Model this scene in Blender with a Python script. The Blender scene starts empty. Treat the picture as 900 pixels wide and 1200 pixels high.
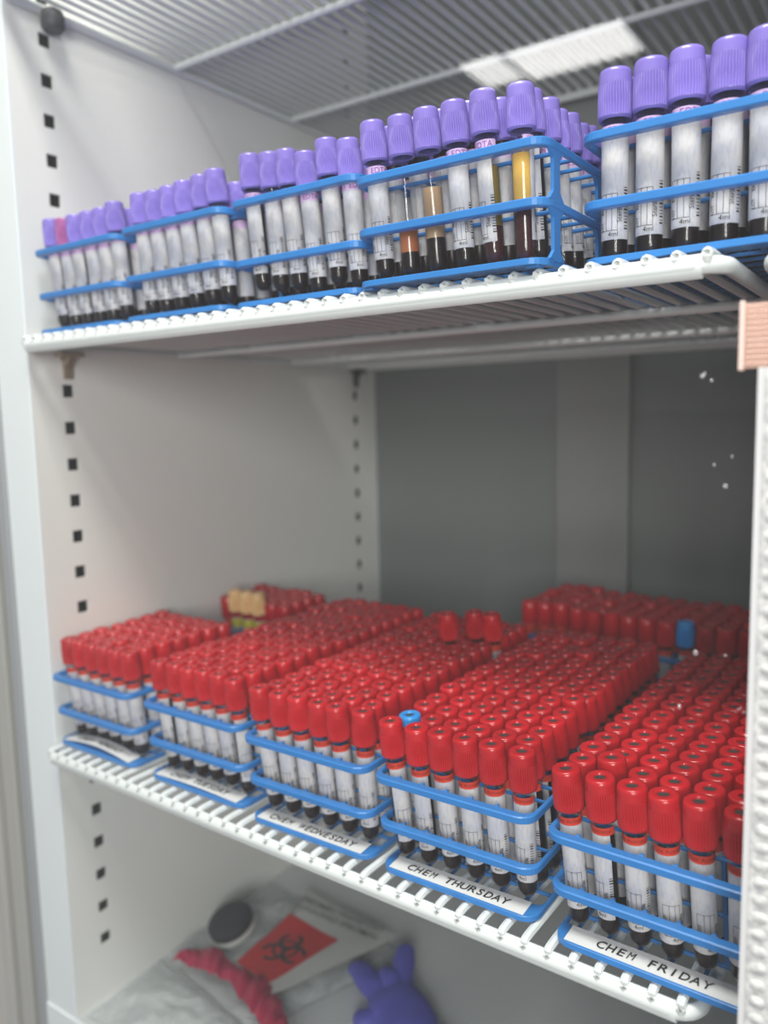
import bpy, bmesh, math, random
from mathutils import Vector, Matrix, noise
random.seed(7)
S = 0.001                      # everything below is written in millimetres
PI = math.pi
scene = bpy.context.scene
COL = scene.collection

# ------------------------------------------------------------------ materials
def nodes(name):
    m = bpy.data.materials.new(name); m.use_nodes = True
    nt = m.node_tree; nt.nodes.clear()
    out = nt.nodes.new('ShaderNodeOutputMaterial')
    return m, nt, out

def plastic(name, col, rough=.4, metallic=0, spec=.5, bump=0, bscale=200, var=0, vscale=30, sss=0, coat=0, trans=0):
    m, nt, out = nodes(name)
    b = nt.nodes.new('ShaderNodeBsdfPrincipled')
    b.inputs['Base Color'].default_value = (*col, 1)
    b.inputs['Roughness'].default_value = rough
    b.inputs['Metallic'].default_value = metallic
    b.inputs['Specular IOR Level'].default_value = spec
    b.inputs['Coat Weight'].default_value = coat
    b.inputs['Transmission Weight'].default_value = trans
    nt.links.new(b.outputs[0], out.inputs[0])
    tc = nt.nodes.new('ShaderNodeTexCoord')
    if var:
        n = nt.nodes.new('ShaderNodeTexNoise'); n.inputs['Scale'].default_value = vscale
        n.inputs['Detail'].default_value = 4
        nt.links.new(tc.outputs['Object'], n.inputs['Vector'])
        mx = nt.nodes.new('ShaderNodeMix'); mx.data_type = 'RGBA'
        mx.inputs[6].default_value = (*[c*(1-var) for c in col], 1)
        mx.inputs[7].default_value = (*[min(1, c*(1+var)) for c in col], 1)
        nt.links.new(n.outputs[0], mx.inputs[0]); nt.links.new(mx.outputs[2], b.inputs['Base Color'])
    if bump:
        n = nt.nodes.new('ShaderNodeTexNoise'); n.inputs['Scale'].default_value = bscale
        nt.links.new(tc.outputs['Object'], n.inputs['Vector'])
        bp = nt.nodes.new('ShaderNodeBump'); bp.inputs['Strength'].default_value = bump
        bp.inputs['Distance'].default_value = .0005
        nt.links.new(n.outputs[0], bp.inputs['Height']); nt.links.new(bp.outputs[0], b.inputs['Normal'])
    return m

def cap_mat(name, col, rnd=.12):
    """moulded cap plastic, each cap a shade of its own"""
    m, nt, out = nodes(name)
    b = nt.nodes.new('ShaderNodeBsdfPrincipled'); b.inputs['Roughness'].default_value = .27
    oi = nt.nodes.new('ShaderNodeObjectInfo')
    hsv = nt.nodes.new('ShaderNodeHueSaturation'); hsv.inputs['Color'].default_value = (*col, 1)
    mr = nt.nodes.new('ShaderNodeMapRange'); mr.inputs[3].default_value = 1-rnd; mr.inputs[4].default_value = 1+rnd
    nt.links.new(oi.outputs['Random'], mr.inputs[0]); nt.links.new(mr.outputs[0], hsv.inputs['Value'])
    nt.links.new(hsv.outputs[0], b.inputs['Base Color'])
    nt.links.new(b.outputs[0], out.inputs[0])
    return m

def thin_glass(name, tint=(1, 1, 1), gloss=1.0, ior=1.45, rough=0.02, haze=0):
    m, nt, out = nodes(name)
    t = nt.nodes.new('ShaderNodeBsdfTransparent'); t.inputs[0].default_value = (*tint, 1)
    g = nt.nodes.new('ShaderNodeBsdfGlossy'); g.inputs['Roughness'].default_value = rough
    g.inputs[0].default_value = (gloss, gloss, gloss, 1)
    f = nt.nodes.new('ShaderNodeFresnel'); 
    ge = nt.nodes.new('ShaderNodeNewGeometry'); io = nt.nodes.new('ShaderNodeMapRange')   # same reflectance from either side of the thin wall
    io.inputs[3].default_value = ior; io.inputs[4].default_value = 1/ior
    nt.links.new(ge.outputs['Backfacing'], io.inputs[0]); nt.links.new(io.outputs[0], f.inputs[0])
    mx = nt.nodes.new('ShaderNodeMixShader')
    nt.links.new(f.outputs[0], mx.inputs[0]); nt.links.new(t.outputs[0], mx.inputs[1]); nt.links.new(g.outputs[0], mx.inputs[2])
    last = mx
    if haze:
        d = nt.nodes.new('ShaderNodeBsdfDiffuse'); d.inputs[0].default_value = (.8, .82, .84, 1)
        m2 = nt.nodes.new('ShaderNodeMixShader'); m2.inputs[0].default_value = haze
        nt.links.new(mx.outputs[0], m2.inputs[1]); nt.links.new(d.outputs[0], m2.inputs[2]); last = m2
    nt.links.new(last.outputs[0], out.inputs[0])
    return m

def label_mat():
    """off-white printed paper: faint ruled lines and fine smudged print in the label's own coordinates"""
    m, nt, out = nodes('label_paper')
    b = nt.nodes.new('ShaderNodeBsdfPrincipled'); b.inputs['Roughness'].default_value = .6
    tc = nt.nodes.new('ShaderNodeTexCoord')
    mp = nt.nodes.new('ShaderNodeMapping'); mp.inputs['Scale'].default_value = (900, 900, 260)
    n = nt.nodes.new('ShaderNodeTexNoise'); n.inputs['Scale'].default_value = 1; n.inputs['Detail'].default_value = 1
    nt.links.new(tc.outputs['Object'], mp.inputs[0]); nt.links.new(mp.outputs[0], n.inputs['Vector'])
    cr = nt.nodes.new('ShaderNodeValToRGB')
    cr.color_ramp.elements[0].position = .36; cr.color_ramp.elements[0].color = (.36, .34, .38, 1)
    cr.color_ramp.elements[1].position = .5; cr.color_ramp.elements[1].color = (.60, .585, .585, 1)
    nt.links.new(n.outputs[0], cr.inputs[0])
    n2 = nt.nodes.new('ShaderNodeTexNoise'); n2.inputs['Scale'].default_value = 90; n2.inputs['Detail'].default_value = 2
    oi = nt.nodes.new('ShaderNodeObjectInfo'); n2.noise_dimensions = '4D'
    ml = nt.nodes.new('ShaderNodeMath'); ml.operation = 'MULTIPLY'; ml.inputs[1].default_value = 40
    nt.links.new(oi.outputs['Random'], ml.inputs[0]); nt.links.new(ml.outputs[0], n2.inputs['W'])
    nt.links.new(tc.outputs['Object'], n2.inputs['Vector'])
    mx = nt.nodes.new('ShaderNodeMix'); mx.data_type = 'RGBA'
    c2 = nt.nodes.new('ShaderNodeValToRGB')
    c2.color_ramp.elements[0].position = .4; c2.color_ramp.elements[0].color = (.50, .50, .565, 1)
    c2.color_ramp.elements[1].position = .62; c2.color_ramp.elements[1].color = (.62, .59, .58, 1)
    nt.links.new(n2.outputs[0], c2.inputs[0])
    mx.inputs[0].default_value = .72
    nt.links.new(cr.outputs[0], mx.inputs[6]); nt.links.new(c2.outputs[0], mx.inputs[7])
    nt.links.new(mx.outputs[2], b.inputs['Base Color']); nt.links.new(b.outputs[0], out.inputs[0])
    return m

M = dict(
    red=cap_mat('red_cap_plastic', (.47, .008, .014)),
    purple=cap_mat('lavender_cap_plastic', (.23, .17, .56), .06),
    bluecap=cap_mat('light_blue_cap_plastic', (.03, .28, .72), .02),
    mauve=cap_mat('mauve_cap_plastic', (.36, .10, .30), .02),
    tan=cap_mat('tan_cap_plastic', (.82, .52, .24), .04),
    stop_red=plastic('grey_rubber_stopper', (.035, .026, .026), .6),
    blood=plastic('dark_blood', (.010, .002, .002), .3, spec=.3),
    blood2=plastic('maroon_blood', (.05, .008, .01), .2),
    plasma=plastic('amber_plasma', (.80, .47, .10), .2),
    plasma2=plastic('cloudy_tan_plasma', (.42, .27, .16), .2),
    plasma3=plastic('reddish_plasma', (.40, .13, .05), .2),
    olive=plastic('olive_plasma', (.18, .13, .03), .2),
    glass=thin_glass('tube_glass', (.95, .96, .96), .9, 1.36, .05),
    label=label_mat(),
    redband=plastic('red_print_band', (.70, .05, .02), .5),
    purpleband=plastic('lilac_print_band', (.62, .42, .66), .5),
    yellowband=plastic('yellow_print_band', (.70, .62, .06), .5),
    ink=plastic('black_ink', (.02, .02, .022), .6),
    darkred_ink=plastic('dark_red_ink', (.22, .01, .01), .6),
    purple_ink=plastic('purple_ink', (.20, .06, .32), .6),
    grey_ink=plastic('grey_ink', (.22, .22, .24), .6),
    blue=plastic('blue_rack_plastic', (.030, .205, .56), .38, var=.12, vscale=40),
    paper=plastic('white_tape', (.78, .78, .77), .5, var=.05, vscale=60),
    wire=plastic('white_coated_wire', (.80, .83, .82), .32, bump=.25, bscale=120, var=.04),
    liner=plastic('white_liner', (.86, .855, .82), .42, var=.02, vscale=6, bump=.05, bscale=60),
    back=plastic('grey_back_panel', (.19, .205, .20), .5, var=.05, vscale=8),
    duct=plastic('light_grey_duct', (.25, .255, .25), .5, var=.04, vscale=8),
    floorm=plastic('liner_floor', (.60, .62, .62), .4, var=.05, vscale=9),
    cavity=plastic('painted_cavity_shade', (.03, .03, .03), .8),  # near-black colour stands in for the shade behind the slots
    facew=plastic('white_face_frame', (.82, .86, .87), .35),
    gasket=plastic('grey_gasket', (.30, .31, .32), .45),
    beige=plastic('beige_metal_trim', (.46, .45, .42), .4, metallic=.3),
    black=plastic('black_rubber', (.02, .02, .025), .5),
    charcoal=plastic('charcoal_rubber', (.045, .047, .055), .5),
    clip=plastic('tan_steel_clip', (.45, .36, .27), .4, metallic=.6),
    pane=thin_glass('door_glass', (.955, .965, .965), .9, 1.38, .008, .004),
    drop=thin_glass('water', (1, 1, 1), 1, 1.6, .05, .25),
    frost=None, bag=None,
    bagred=plastic('red_print', (.50, .012, .015), .45, var=.1, vscale=50),
    magenta=plastic('magenta_ribbon', (.42, .02, .07), .4, var=.15, vscale=60),
    bagpaper=plastic('pale_paper', (.50, .50, .48), .6, var=.04),
    glove=plastic('purple_nitrile', (.085, .085, .42), .45, var=.15, vscale=50, bump=.3, bscale=90),
    peach=plastic('peach_plastic', (.62, .48, .43), .35),
    ceilwhite=plastic('light_housing', (.8, .8, .8), .5),
)
def frosted():
    m, nt, out = nodes('frosted_strip')
    d = nt.nodes.new('ShaderNodeBsdfPrincipled'); d.inputs['Base Color'].default_value = (.66, .68, .68, 1)
    d.inputs['Roughness'].default_value = .25
    tc = nt.nodes.new('ShaderNodeTexCoord')
    n = nt.nodes.new('ShaderNodeTexNoise'); n.inputs['Scale'].default_value = 260; n.inputs['Detail'].default_value = 4
    nt.links.new(tc.outputs['Object'], n.inputs['Vector'])
    cr = nt.nodes.new('ShaderNodeValToRGB')
    cr.color_ramp.elements[0].position = .38; cr.color_ramp.elements[0].color = (.42, .43, .44, 1)
    cr.color_ramp.elements[1].position = .62; cr.color_ramp.elements[1].color = (.62, .63, .62, 1)
    nt.links.new(n.outputs[0], cr.inputs[0]); nt.links.new(cr.outputs[0], d.inputs['Base Color'])
    t = nt.nodes.new('ShaderNodeBsdfTransparent')
    mx = nt.nodes.new('ShaderNodeMixShader'); mx.inputs[0].default_value = .85
    nt.links.new(t.outputs[0], mx.inputs[1]); nt.links.new(d.outputs[0], mx.inputs[2]); nt.links.new(mx.outputs[0], out.inputs[0])
    return m
M['frost'] = frosted()
def bagm():
    m, nt, out = nodes('clear_bag_film')
    g = nt.nodes.new('ShaderNodeBsdfPrincipled'); g.inputs['Base Color'].default_value = (.78, .80, .80, 1); g.inputs['Roughness'].default_value = .25
    t = nt.nodes.new('ShaderNodeBsdfTransparent'); t.inputs[0].default_value = (.95, .96, .96, 1)
    tc = nt.nodes.new('ShaderNodeTexCoord')
    n = nt.nodes.new('ShaderNodeTexNoise'); n.inputs['Scale'].default_value = 22; n.inputs['Detail'].default_value = 5
    n.inputs['Distortion'].default_value = 1.2
    nt.links.new(tc.outputs['Object'], n.inputs['Vector'])
    bp = nt.nodes.new('ShaderNodeBump'); bp.inputs['Strength'].default_value = .8; bp.inputs['Distance'].default_value = .004
    nt.links.new(n.outputs[0], bp.inputs['Height']); nt.links.new(bp.outputs[0], g.inputs['Normal'])
    mr = nt.nodes.new('ShaderNodeMapRange'); mr.inputs[1].default_value = .3; mr.inputs[2].default_value = .7
    mr.inputs[3].default_value = .12; mr.inputs[4].default_value = .42
    nt.links.new(n.outputs[0], mr.inputs[0])
    mx = nt.nodes.new('ShaderNodeMixShader'); nt.links.new(mr.outputs[0], mx.inputs[0])
    nt.links.new(t.outputs[0], mx.inputs[1]); nt.links.new(g.outputs[0], mx.inputs[2]); nt.links.new(mx.outputs[0], out.inputs[0])
    return m
M['bag'] = bagm()

# ------------------------------------------------------------------ mesh helpers
class MB:
    """collects shapes (millimetres) into one mesh"""
    def __init__(self): self.v = []; self.f = []; self.mi = []
    def add(self, vs, fs, mi=0):
        b = len(self.v); self.v += [tuple(q) for q in vs]
        self.f += [tuple(b+i for i in f) for f in fs]; self.mi += [mi]*len(fs)
    def box(self, x0, x1, y0, y1, z0, z1, mi=0):
        self.add([(x0,y0,z0),(x1,y0,z0),(x1,y1,z0),(x0,y1,z0),(x0,y0,z1),(x1,y0,z1),(x1,y1,z1),(x0,y1,z1)],
                 [(3,2,1,0),(4,5,6,7),(0,1,5,4),(1,2,6,5),(2,3,7,6),(3,0,4,7)], mi)
    def tube(self, pts, r, n=10, closed=False, caps=True, rz=None, mi=0):
        """swept round (or oval: rz = vertical radius) bar along pts"""
        pts = [Vector(p) for p in pts]; N = len(pts); vs = []
        for i, p in enumerate(pts):
            a = pts[(i-1) % N] if (closed or i) else p; b = pts[(i+1) % N] if (closed or i < N-1) else p
            t = (b-a).normalized()
            up = Vector((0,0,1)) if abs(t.z) < .95 else Vector((0,1,0))
            s = t.cross(up).normalized(); u = s.cross(t).normalized()
            for k in range(n):
                an = 2*PI*k/n; vs.append(p + s*r*math.cos(an) + u*(rz or r)*math.sin(an))
        fs = []
        for i in range(N if closed else N-1):
            j = (i+1) % N
            for k in range(n):
                l = (k+1) % n; fs.append((i*n+k, i*n+l, j*n+l, j*n+k))
        if caps and not closed:
            fs.append(tuple(range(n))[::-1]); fs.append(tuple((N-1)*n+k for k in range(n)))
        self.add(vs, fs, mi)
    def lathe(self, prof, n=24, off=(0,0,0), flute=0, nf=36, z0=0, z1=0, mi=0, a0=0, a1=2*PI, mis=None):
        """prof = [(r,z)...]; flute = groove depth between z0 and z1"""
        full = abs(a1-a0-2*PI) < 1e-6; cols = n if full else n+1
        vs = []; 
        for (r, z) in prof:
            for k in range(cols):
                a = a0+(a1-a0)*k/n; rr = r
                if flute and z0 <= z <= z1 and k % 3 == 2: rr = r-flute
                vs.append((off[0]+rr*math.cos(a), off[1]+rr*math.sin(a), off[2]+z))
        b = len(self.v); self.v += vs
        for i in range(len(prof)-1):
            for k in range(n):
                l = (k+1) % cols
                self.f.append((b+i*cols+k, b+i*cols+l, b+(i+1)*cols+l, b+(i+1)*cols+k)); self.mi.append(mis[i] if mis else mi)
    def shear(self, sx, sy, z0=0): self.v = [(x-sx*(z-z0), y-sy*(z-z0), z) for x, y, z in self.v]
    def mesh(self, name, mats, smooth=True, angle=40):
        me = bpy.data.meshes.new(name)
        me.from_pydata([(x*S, y*S, z*S) for x, y, z in self.v], [], self.f); me.update()
        for m in (mats if isinstance(mats, (list, tuple)) else [mats]): me.materials.append(m)
        for p, i in zip(me.polygons, self.mi): p.material_index = i
        if smooth:
            me.shade_smooth(); bm = bmesh.new(); bm.from_mesh(me)
            bmesh.ops.remove_doubles(bm, verts=bm.verts, dist=1e-7)
            for e in bm.edges:
                if len(e.link_faces) == 2 and e.calc_face_angle(0) > math.radians(angle): e.smooth = False
            bm.to_mesh(me); bm.free()
        return me
    def obj(self, name, mats, parent=None, **k):
        return link(name, self.mesh(name, mats, **k), parent)

def link(name, me, parent=None, loc=None, rot=None):
    o = bpy.data.objects.new(name, me); COL.objects.link(o); o.parent = parent
    if loc: o.location = [c*S for c in loc]
    if rot: o.rotation_euler = rot
    return o
def tag(o, label=None, cat=None, group=None, kind=None):
    for k, v in (('label', label), ('category', cat), ('group', group), ('kind', kind)):
        if v: o[k] = v
    return o
def empty(name, loc, rot=(0,0,0)):
    o = link(name, None, None, loc, rot); o.empty_display_size = .01; return o
def bevel(o, w, seg=2):
    b = o.modifiers.new('bevel', 'BEVEL'); b.width = w*S; b.segments = seg; b.limit_method = 'ANGLE'; return o
def text_mesh(s, size, mat, mono=None, bold=0, extr=.12, name='lettering', align='CENTER'):
    """real letters as a flat mesh in mm: x along the text, y up. mono = fixed advance per character"""
    vs, fs = [], []
    def one(ch, ox):
        cu = bpy.data.curves.new('t', 'FONT'); cu.body = ch; cu.size = size*1.35; cu.align_x = 'CENTER'
        cu.offset = 0 if ch in 'MW' else bold; cu.extrude = extr; cu.resolution_u = 3
        o = bpy.data.objects.new('t', cu); COL.objects.link(o)
        dg = bpy.context.evaluated_depsgraph_get(); me = bpy.data.meshes.new_from_object(o.evaluated_get(dg))
        b = len(vs); vs.extend([(v.co.x+ox, v.co.y, v.co.z) for v in me.vertices]); fs.extend([tuple(b+i for i in p.vertices) for p in me.polygons])
        bpy.data.objects.remove(o); bpy.data.curves.remove(cu); bpy.data.meshes.remove(me)
    if mono:
        for i, ch in enumerate(s):
            if ch != ' ':
                b = len(vs); ox = (i-(len(s)-1)/2)*mono; one(ch, 0); k = {'M': .66, 'W': .60, 'D': .88, 'H': .88, 'N': .84, 'C': .92, 'Y': .95, 'A': .92, 'I': 1}.get(ch, 1.05)
                vs[b:] = [(x*k+ox, y, z) for x, y, z in vs[b:]]
    else: one(s, 0)
    return vs, fs
def wrap(vs, r, a0):
    """bend flat text onto a vertical cylinder; x -> angle, y -> z"""
    return [((r+z)*math.cos(a0+x/r), (r+z)*math.sin(a0+x/r), y) for x, y, z in vs]

# ------------------------------------------------------------------ the cabinet
BACK = 500; FLOOR = -297; CEIL = 900; RIGHT = 1260
def structure(o): o['kind'] = 'structure'; return o
# left wall with real punched slots
mb = MB()
holes = []
for yc in (-22, 450):
    for i in range(-7, 25): holes.append((yc, 621.3-35.48*i))
ys = [-60, -28, -16, 444, 456, BACK]
zs = sorted(set([FLOOR, CEIL] + [z+d for _, z in holes for d in (-6, 6) if FLOOR < z+d < CEIL]))
for i in range(len(ys)-1):
    if i in (1, 3):
        for j in range(len(zs)-1):
            zc = (zs[j]+zs[j+1])/2; y0, y1, z0, z1 = ys[i], ys[i+1], zs[j], zs[j+1]
            if any(abs(zc-hz) < 6 for _, hz in holes):
                mb.add([(0,y0,z0),(0,y1,z0),(0,y1,z1),(0,y0,z1),(-2,y0,z0),(-2,y1,z0),(-2,y1,z1),(-2,y0,z1)],
                       [(0,4,5,1),(1,5,6,2),(2,6,7,3),(3,7,4,0)])
                mb.add([(-2,y0-8,z0-6),(-2,y1+8,z0-6),(-2,y1+8,z1+6),(-2,y0-8,z1+6),(-20,y0-8,z0-6),(-20,y1+8,z0-6),(-20,y1+8,z1+6),(-20,y0-8,z1+6)],
                       [(0,4,5,1),(1,5,6,2),(2,6,7,3),(3,7,4,0),(4,7,6,5)], 1)
            else: mb.add([(0,y0,z0),(0,y1,z0),(0,y1,z1),(0,y0,z1)], [(0,1,2,3)])
    else:
        y0, y1 = ys[i], ys[i+1]; mb.add([(0,y0,FLOOR),(0,y1,FLOOR),(0,y1,CEIL),(0,y0,CEIL)], [(0,1,2,3)])
mb.box(-24, -21, -60, BACK, FLOOR, CEIL)
structure(mb.obj('wall_left', [M['liner'], M['cavity']], smooth=False))
mb = MB(); mb.box(-24, RIGHT+20, BACK, BACK+20, FLOOR-20, CEIL+20); structure(mb.obj('wall_back', M['back'], smooth=False))
mb = MB(); mb.box(RIGHT, RIGHT+20, -60, BACK, FLOOR, CEIL); structure(mb.obj('wall_right', M['liner'], smooth=False))
mb = MB(); mb.box(-24, RIGHT+20, -60, BACK, FLOOR-20, FLOOR); structure(mb.obj('floor', M['floorm'], smooth=False))
mb = MB(); mb.box(-24, RIGHT+20, -60, BACK, CEIL, CEIL+20); structure(mb.obj('ceiling', M['duct'], smooth=False))
mb = MB(); mb.box(291, 387, BACK-14, BACK, FLOOR, CEIL); tag(bevel(structure(mb.obj('trim_1', M['duct'], smooth=False)), 3))
# face frame to the left of the opening, from the liner outwards
mb = MB(); mb.box(-50, 0, -62, -60, FLOOR-120, CEIL+40); mb.tube([(-1.5,-61,FLOOR-60),(-1.5,-61,CEIL+40)], 1.6, 10)
structure(mb.obj('trim_2', M['facew']))
mb = MB()
for x, r in ((-54, 4.5), (-61, 4)): mb.tube([(x,-62,FLOOR-140),(x,-62,CEIL+40)], r, 14)
mb.box(-66, -50, -62, -58, FLOOR-140, CEIL+40); structure(mb.obj('trim_3', M['gasket']))
mb = MB(); mb.box(-88, -67, -70, -55, FLOOR-140, CEIL+40); bevel(structure(mb.obj('trim_4', M['beige'], smooth=False)), 2)
mb = MB(); mb.box(-142, -92, -76, -55, FLOOR-160, CEIL+40); bevel(structure(mb.obj('trim_5', M['beige'], smooth=False)), 2)
mb = MB(); mb.box(-420, -60, -54, -40, FLOOR-200, CEIL+60); structure(mb.obj('trim_6', M['black'], smooth=False))
mb = MB(); mb.box(-50, RIGHT, -64, -60, FLOOR-120, FLOOR-1); bevel(structure(mb.obj('trim_7', M['facew'], smooth=False)), 1)

# ------------------------------------------------------------------ wire shelves
def wire_shelf(loc, rz, x0, x1, y1, label, pitch=14.8, rods=(190, 380, 500)):
    root = empty('wire_shelf', loc, (0, 0, rz)); tag(root, label, 'shelf', 'white wire shelves of the fridge')
    R = 14
    def arc(cx, cy, a0, a1, r=R, n=6): return [(cx+r*math.cos(a0+(a1-a0)*k/n), cy+r*math.sin(a0+(a1-a0)*k/n), -9) for k in range(n+1)]
    mb = MB(); y0 = 4
    path = arc(x0+R, y0+R, PI, 1.5*PI) + arc(x1-R, y0+R, 1.5*PI, 2*PI) + arc(x1-R, y1-R, 0, .5*PI) + arc(x0+R, y1-R, .5*PI, PI)
    mb.tube(path, 3.6, 12, closed=True, rz=4.6); mb.obj('rim', M['wire'], root)
    mb = MB(); mb.tube([(x0+10, y0+.5, -9.5), (x1-10, y0+.5, -9.5)], 3.8, 12, rz=6.2); mb.obj('front_rail', M['wire'], root)
    for y in rods:
        mb = MB(); mb.tube([(x0+1, y, -8.5), (x1-1, y, -8.5)], 3.6, 10); mb.obj('cross_rod', M['wire'], root)
    mb = MB(); n = int((x1-x0-16)//pitch); st = (x1-x0-16)/n
    for i in range(n+1):
        x = x0+8+st*i
        mb.tube([(x, y0-.4, -7.5), (x, y0-1.3, -5.2), (x, y0-.9, -3.7), (x, y0+.6, -2.8), (x, y0+5, -2.4), (x, y1-6, -2.4), (x, y1-1, -5)], 2.75, 8)
    mb.obj('wires', M['wire'], root)
    return root
LR = -0.035
wire_shelf((2, -80, 0), LR, 3, 604, 530, 'lower white wire shelf carrying the red-capped tube racks')
wire_shelf((0, -74, 386.2), 0, 3, 604, 540, 'middle white wire shelf carrying the purple-capped tube racks', rods=(190, 380, 500))
wire_shelf((0, -74, 690), 0, 4, 604, 540, 'top white wire shelf seen from below, above the purple caps', pitch=13, rods=(12, 205, 395))
wire_shelf((0, -70, 0), 0, 640, 1240, 530, 'lower wire shelf of the right-hand bay behind the frosted strip')
wire_shelf((0, -66, 386.2), 0, 622, 1240, 530, 'middle wire shelf of the right-hand bay, under the rightmost purple rack')
wire_shelf((0, -74, 690), 0, 622, 1240, 530, 'top wire shelf of the right-hand bay, above the rightmost purple rack', pitch=13)
def clip(y, z, label, mat='clip'):
    mb = MB(); mb.box(0, 12, y-13, y+13, z-1, z+3); mb.box(-6, 3, y-5, y+5, z-22, z+2)
    mb.add([(3,y-4,z-1),(11,y-4,z-1),(3,y-4,z-12),(3,y+4,z-1),(11,y+4,z-1),(3,y+4,z-12)], [(0,1,2),(3,5,4),(0,3,4,1),(1,4,5,2),(2,5,3,0)])
    tag(bevel(mb.obj('shelf_clip', M[mat], smooth=False), .8), label, 'shelf clip', 'shelf clips in the left wall slots')
clip(-22, 371, 'tan metal shelf clip under the left front corner of the middle shelf')
clip(450, 371, 'dark shelf clip under the left back corner of the middle shelf', 'charcoal')
mb = MB(); mb.lathe([(0,-9),(8,-9),(10.5,-6),(10.5,3),(9,8),(5,10.5),(0,11)], 24)
o = mb.obj('bumper_cap', M['charcoal']); o.location = (12*S, -20*S, 671*S); o.rotation_euler = (0, 0, 0)
tag(o, 'dark rounded rubber bumper under the left front corner of the top shelf', 'bumper')

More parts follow.
